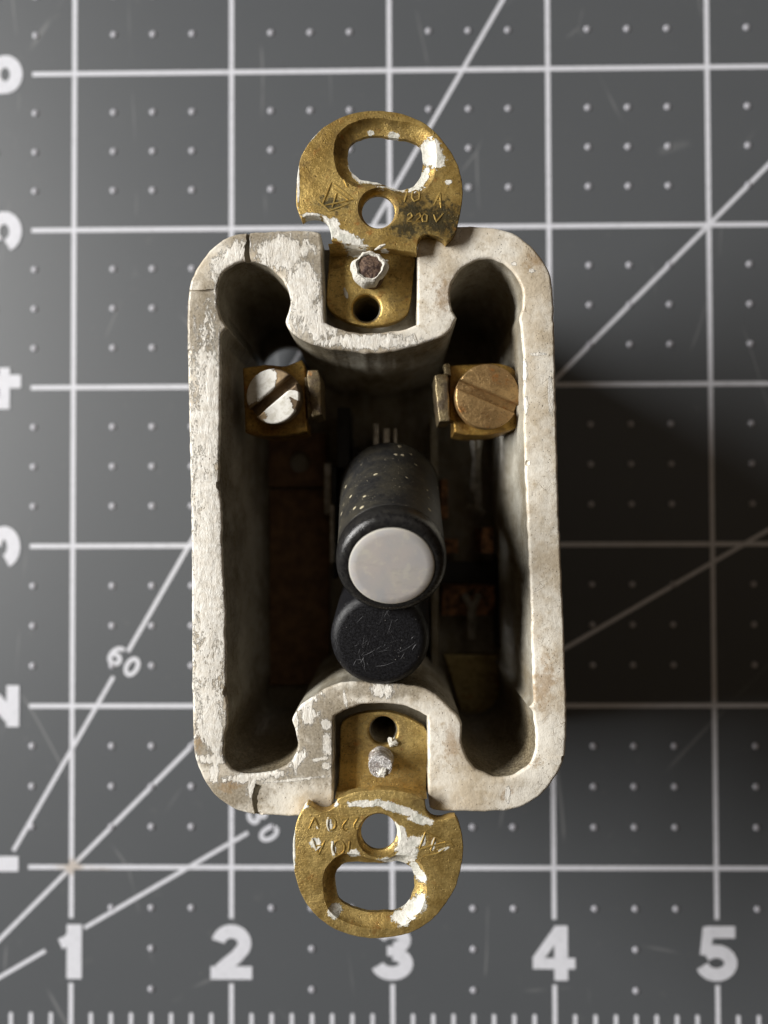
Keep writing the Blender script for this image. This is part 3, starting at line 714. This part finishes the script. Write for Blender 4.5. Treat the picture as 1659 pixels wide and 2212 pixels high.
# ------------------------------------------------------------------ mechanism deep inside
M_copper = plain('tarnished_copper', (.60, .30, .15), (.07, .035, .018), 7, .45, .25, .5)
M_iron = plain('dull_steel', (.62, .59, .54), (.30, .28, .25), 7, .42, .35, .1)
M_fibre = plain('brown_fibre', (.24, .135, .065), (.13, .07, .035), 5, .7, 0, .1)
M_black = plain('black_bakelite', (.018, .018, .02), (.03, .029, .03), 12, .45, 0, .1)
def lb(x0, y0, x1, y1, z0, z1, zr=None):
    a = L([(x0, y0)], zr or z1)[0]; b = L([(x1, y1)], zr or z1)[0]
    return box(min(a[0], b[0]), max(a[0], b[0]), min(a[1], b[1]), max(a[1], b[1]), z0, z1)
for q in ((806, 915, 818, 1110, 4, 20), (828, 925, 842, 1110, 4, 19), (850, 925, 858, 1110, 4, 18)):
    link('pivot_plate', *lb(*q), M_iron, sw)
fr = MB(); fr.add(lb(728, 880, 756, 1010, 4, 14)).add(lb(718, 1010, 726, 1250, 4, 14)).add(lb(760, 965, 775, 1020, 4, 13)).add(lb(740, 1040, 915, 1440, 3, 9))
fr.link('mechanism_frame', M_black, sw)
for q in ((712, 1090, 722, 1215, 6, 17), (700, 1000, 716, 1110, 4, 11)): link('side_plate', *lb(*q), M_iron, sw)
dv = MB(); dv.add(lb(930, 900, 948, 1480, 2.5, 13))
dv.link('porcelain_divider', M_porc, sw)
fb = MB(); a = L([(582, 936)], 6)[0]; b = L([(706, 1052)], 6)[0]; hh = L([(648, 998)], 6)[0]
fb.add(slab([[(a[0], b[1]), (b[0], b[1]), (b[0], a[1]), (a[0], a[1])], circ(hh[0], hh[1], 1.6, 28)], 5.1, 6.6, .15))
fb.add(lb(582, 1058, 712, 1480, 4, 5.9))
fb.link('fibre_plate', M_fibre, sw)
for (x0, y0, x1, y1, z0, z1) in [(955, 1265, 1070, 1330, 6, 9.5), (1040, 1140, 1066, 1195, 4, 13), (955, 1165, 990, 1195, 4, 10), (952, 1035, 968, 1120, 4, 12)]:
    link('copper_contact', *lb(x0, y0, x1, y1, z0, z1), M_copper, sw)
bp = MB(); bp.add(slab([resample(L([(958, 1412), (1092, 1414), (1088, 1450), (1078, 1500), (1085, 1560), (1010, 1590), (985, 1500)], 6), 1, 50)] , 4.5, 6.4, .2))
bp.link('brass_base_plate', brass('base_brass', None, 1, .3, col=((.62, .52, .26), (.42, .34, .16))), sw)
def blade(pts, r): link('spring_blade', *(tube([(p[0][0], p[0][1], p[1]) for p in [(L([(x, y)], z)[0], z) for x, y, z in pts]], r, 4)), M_iron, sw)
for pts in [[(1020, 935, 18), (1028, 990, 15), (1022, 1060, 12)], [(1036, 935, 18), (1030, 1000, 14), (1034, 1100, 11)], [(1004, 1285, 12), (1016, 1310, 11), (1018, 1380, 10)], [(1034, 1285, 12), (1022, 1312, 11), (1020, 1380, 10)], [(1010, 1090, 9), (1046, 1110, 9)]]:
    blade(pts, .5)
for q in ((950, 1215, 1078, 1262, 3, 7), (1075, 1200, 1085, 1400, 3, 10)): link('cross_bar', *lb(*q), M_black, sw)

# ------------------------------------------------------------------ buttons
t = NT('dusty_bakelite')
n = t.noise(20, 6, .7); m1 = t.noise(3, 4)
c = t.mix(t.step(n, .35, .7), (.012, .012, .013), (.03, .029, .027))
dust = t.ma('MULTIPLY', t.step(t.vor(6), .20, .12), t.step(t.noise(3.5, 3), .50, .56))
dust2 = t.ma('MULTIPLY', t.step(t.vor(30), .15, .07), t.step(t.noise(5, 3), .48, .6))
z = t.n('ShaderNodeSeparateXYZ'); t.put(z.inputs[0], t.co)
barrel = t.step(z.outputs['Z'], -2.6 * S, -3.2 * S)
haze = t.ma('MULTIPLY', t.step(m1, .36, .66), .55)
c = t.mix(t.ma('MULTIPLY', haze, barrel), c, (.075, .066, .045))
c = t.mix(t.ma('MULTIPLY', t.ma('MAXIMUM', dust, dust2), barrel), c, (.62, .55, .38))
M_b1 = t.out(c, t.mixf(barrel, .22, .5), 0, t.bump(t.ma('ADD', n, dust), .08, .7), .5)
t = NT('scuffed_bakelite'); n = t.noise(42, 7, .8)
c = t.mix(t.step(n, .42, .64), (.005, .005, .006), (.013, .013, .016))
d2 = t.step(t.vor(24), .11, .05); c = t.mix(t.ma('MULTIPLY', d2, t.step(t.noise(6, 3), .5, .6)), c, (.4, .38, .34))
M_b2 = t.out(c, t.mixf(t.step(n, .4, .6), .34, .55), 0, t.bump(t.noise(34, 5, .8), .05, .9), .4)
t = NT('pearl'); n = t.noise(1.6, 3, .5); n2 = t.noise(9, 5, .6)
c = t.mix(t.step(t.noise(1.1, 3, .6, dist=1.5), .35, .65), (.60, .55, .52), (.51, .505, .51)); c = t.mix(t.ma('MULTIPLY', t.step(t.noise(3.2, 4, .6), .45, .7), .5), c, (.64, .60, .52))
rim_ = t.step(t.vm('LENGTH', t.vm('MULTIPLY', t.co, (1, 1, 0)), None), .425, .445); c = t.mix(t.ma('MULTIPLY', rim_, .7), c, (.75, .72, .62))
c = t.mix(t.ma('MULTIPLY', t.step(n2, .54, .66), .45), c, (.72, .68, .58))
st_ = t.noise(3.0, 6, .75, stretch=(1, 3.5, 1)); c = t.mix(t.ma('MULTIPLY', t.step(st_, .52, .64), .28), c, (.40, .385, .37))
c = t.mix(t.ma('MULTIPLY', t.step(t.vor(11), .09, .05), .6), c, (.75, .70, .58))
M_pearl = t.out(c, .30, .0, t.bump(n2, .02, .5), .6)
def button(tip, axis, r0, r1, length, mat, nm, label, inlay=False, ri=4.6):
    ax = Vector(axis).normalized(); bev = 1.15
    prof = [(r1, -length)]
    N = 14
    for i in range(N + 1):
        s = i / N; zz = -length + (length - bev) * s
        if zz < -3.2 or not inlay: prof.append((r1 + (r0 - r1) * s - (.10 if inlay else 0), zz))
    if inlay: prof += [(r0 - .06, -3.05), (r0 - .16, -2.95), (r0 - .16, -2.85), (r0 + .02, -2.72), (r0 + .05, -2.0), (r0 + .02, -1.4)]
    for a in (20, 40, 60, 80, 90):
        r = math.radians(a); prof.append((r0 - bev * (1 - math.cos(r)), -bev + bev * math.sin(r)))
    if inlay: prof += [(ri + .02, -.02), (ri - .02, -.25)]
    else: prof += [(ri * .6, .02), (ri * .3, .03)]
    v, f = lathe(prof, 96)
    o = link(nm, v, f, mat, sw, label=label)
    q = ax.to_track_quat('Z', 'Y').to_matrix().to_4x4()
    o.matrix_local = Matrix.Translation(Vector(tip) * S) @ q
    if inlay:
        v, f = lathe([(ri - .03, -.5), (ri - .03, .02), (ri - .18, .12), (ri * .8, .16), (ri * .3, .2)], 96)
        link('pearl_inlay', v, f, M_pearl, o)
    return o
ZB1 = 41.0
tp = L([(846, 1224)], ZB1)[0]
button((tp[0], tp[1], ZB1), (.015, -.47, 1.0), 5.85, 6.45, 21.0, M_b1, 'push_button', 'raised black button leaning forward, topped with a pearly grey disc', True, 4.5)
ZB2 = 36.6
tp2 = L([(820, 1384)], ZB2)[0]
b2 = button((tp2[0], tp2[1], ZB2), (-.03, -.22, 1.0), 5.5, 5.7, 20, M_b2, 'push_button', 'lower plain black button with a scuffed flat top')
M_scr = plain('pale_scratch', (.15, .15, .155), (.05, .05, .055), 10, .6, 0, .1)
sm = MB()
rs_ = random.Random(5)
for k in range(60):
    x, y = rs_.gauss(.2, 1.8), rs_.gauss(-.2, 1.8); a_ = rs_.choice([.5, .9, -1.0, 1.3, 2.3]) + rs_.uniform(-.35, .35); ln_ = rs_.choice([.5, .8, 1.2, 2.6, 3.4]) * rs_.uniform(.6, 1.2); cv = rs_.uniform(-.14, .14)
    q_ = []
    for i in range(14):
        u = i / 13 - .5; aa = a_ + cv * u * 2
        q_.append((x + math.cos(aa) * ln_ * u, y + math.sin(aa) * ln_ * u + cv * u * u * ln_))
    if max(p[0] ** 2 + p[1] ** 2 for p in q_) > 19: continue
    wv = rs_.uniform(.022, .065)
    sm.add(tube([(p[0], p[1], .018 - wv * .5) for p in q_], wv, 4, [.25 + .75 * math.sin(PI * (i + .5) / 14) for i in range(14)]))
so = sm.link('scratch', M_scr, b2)
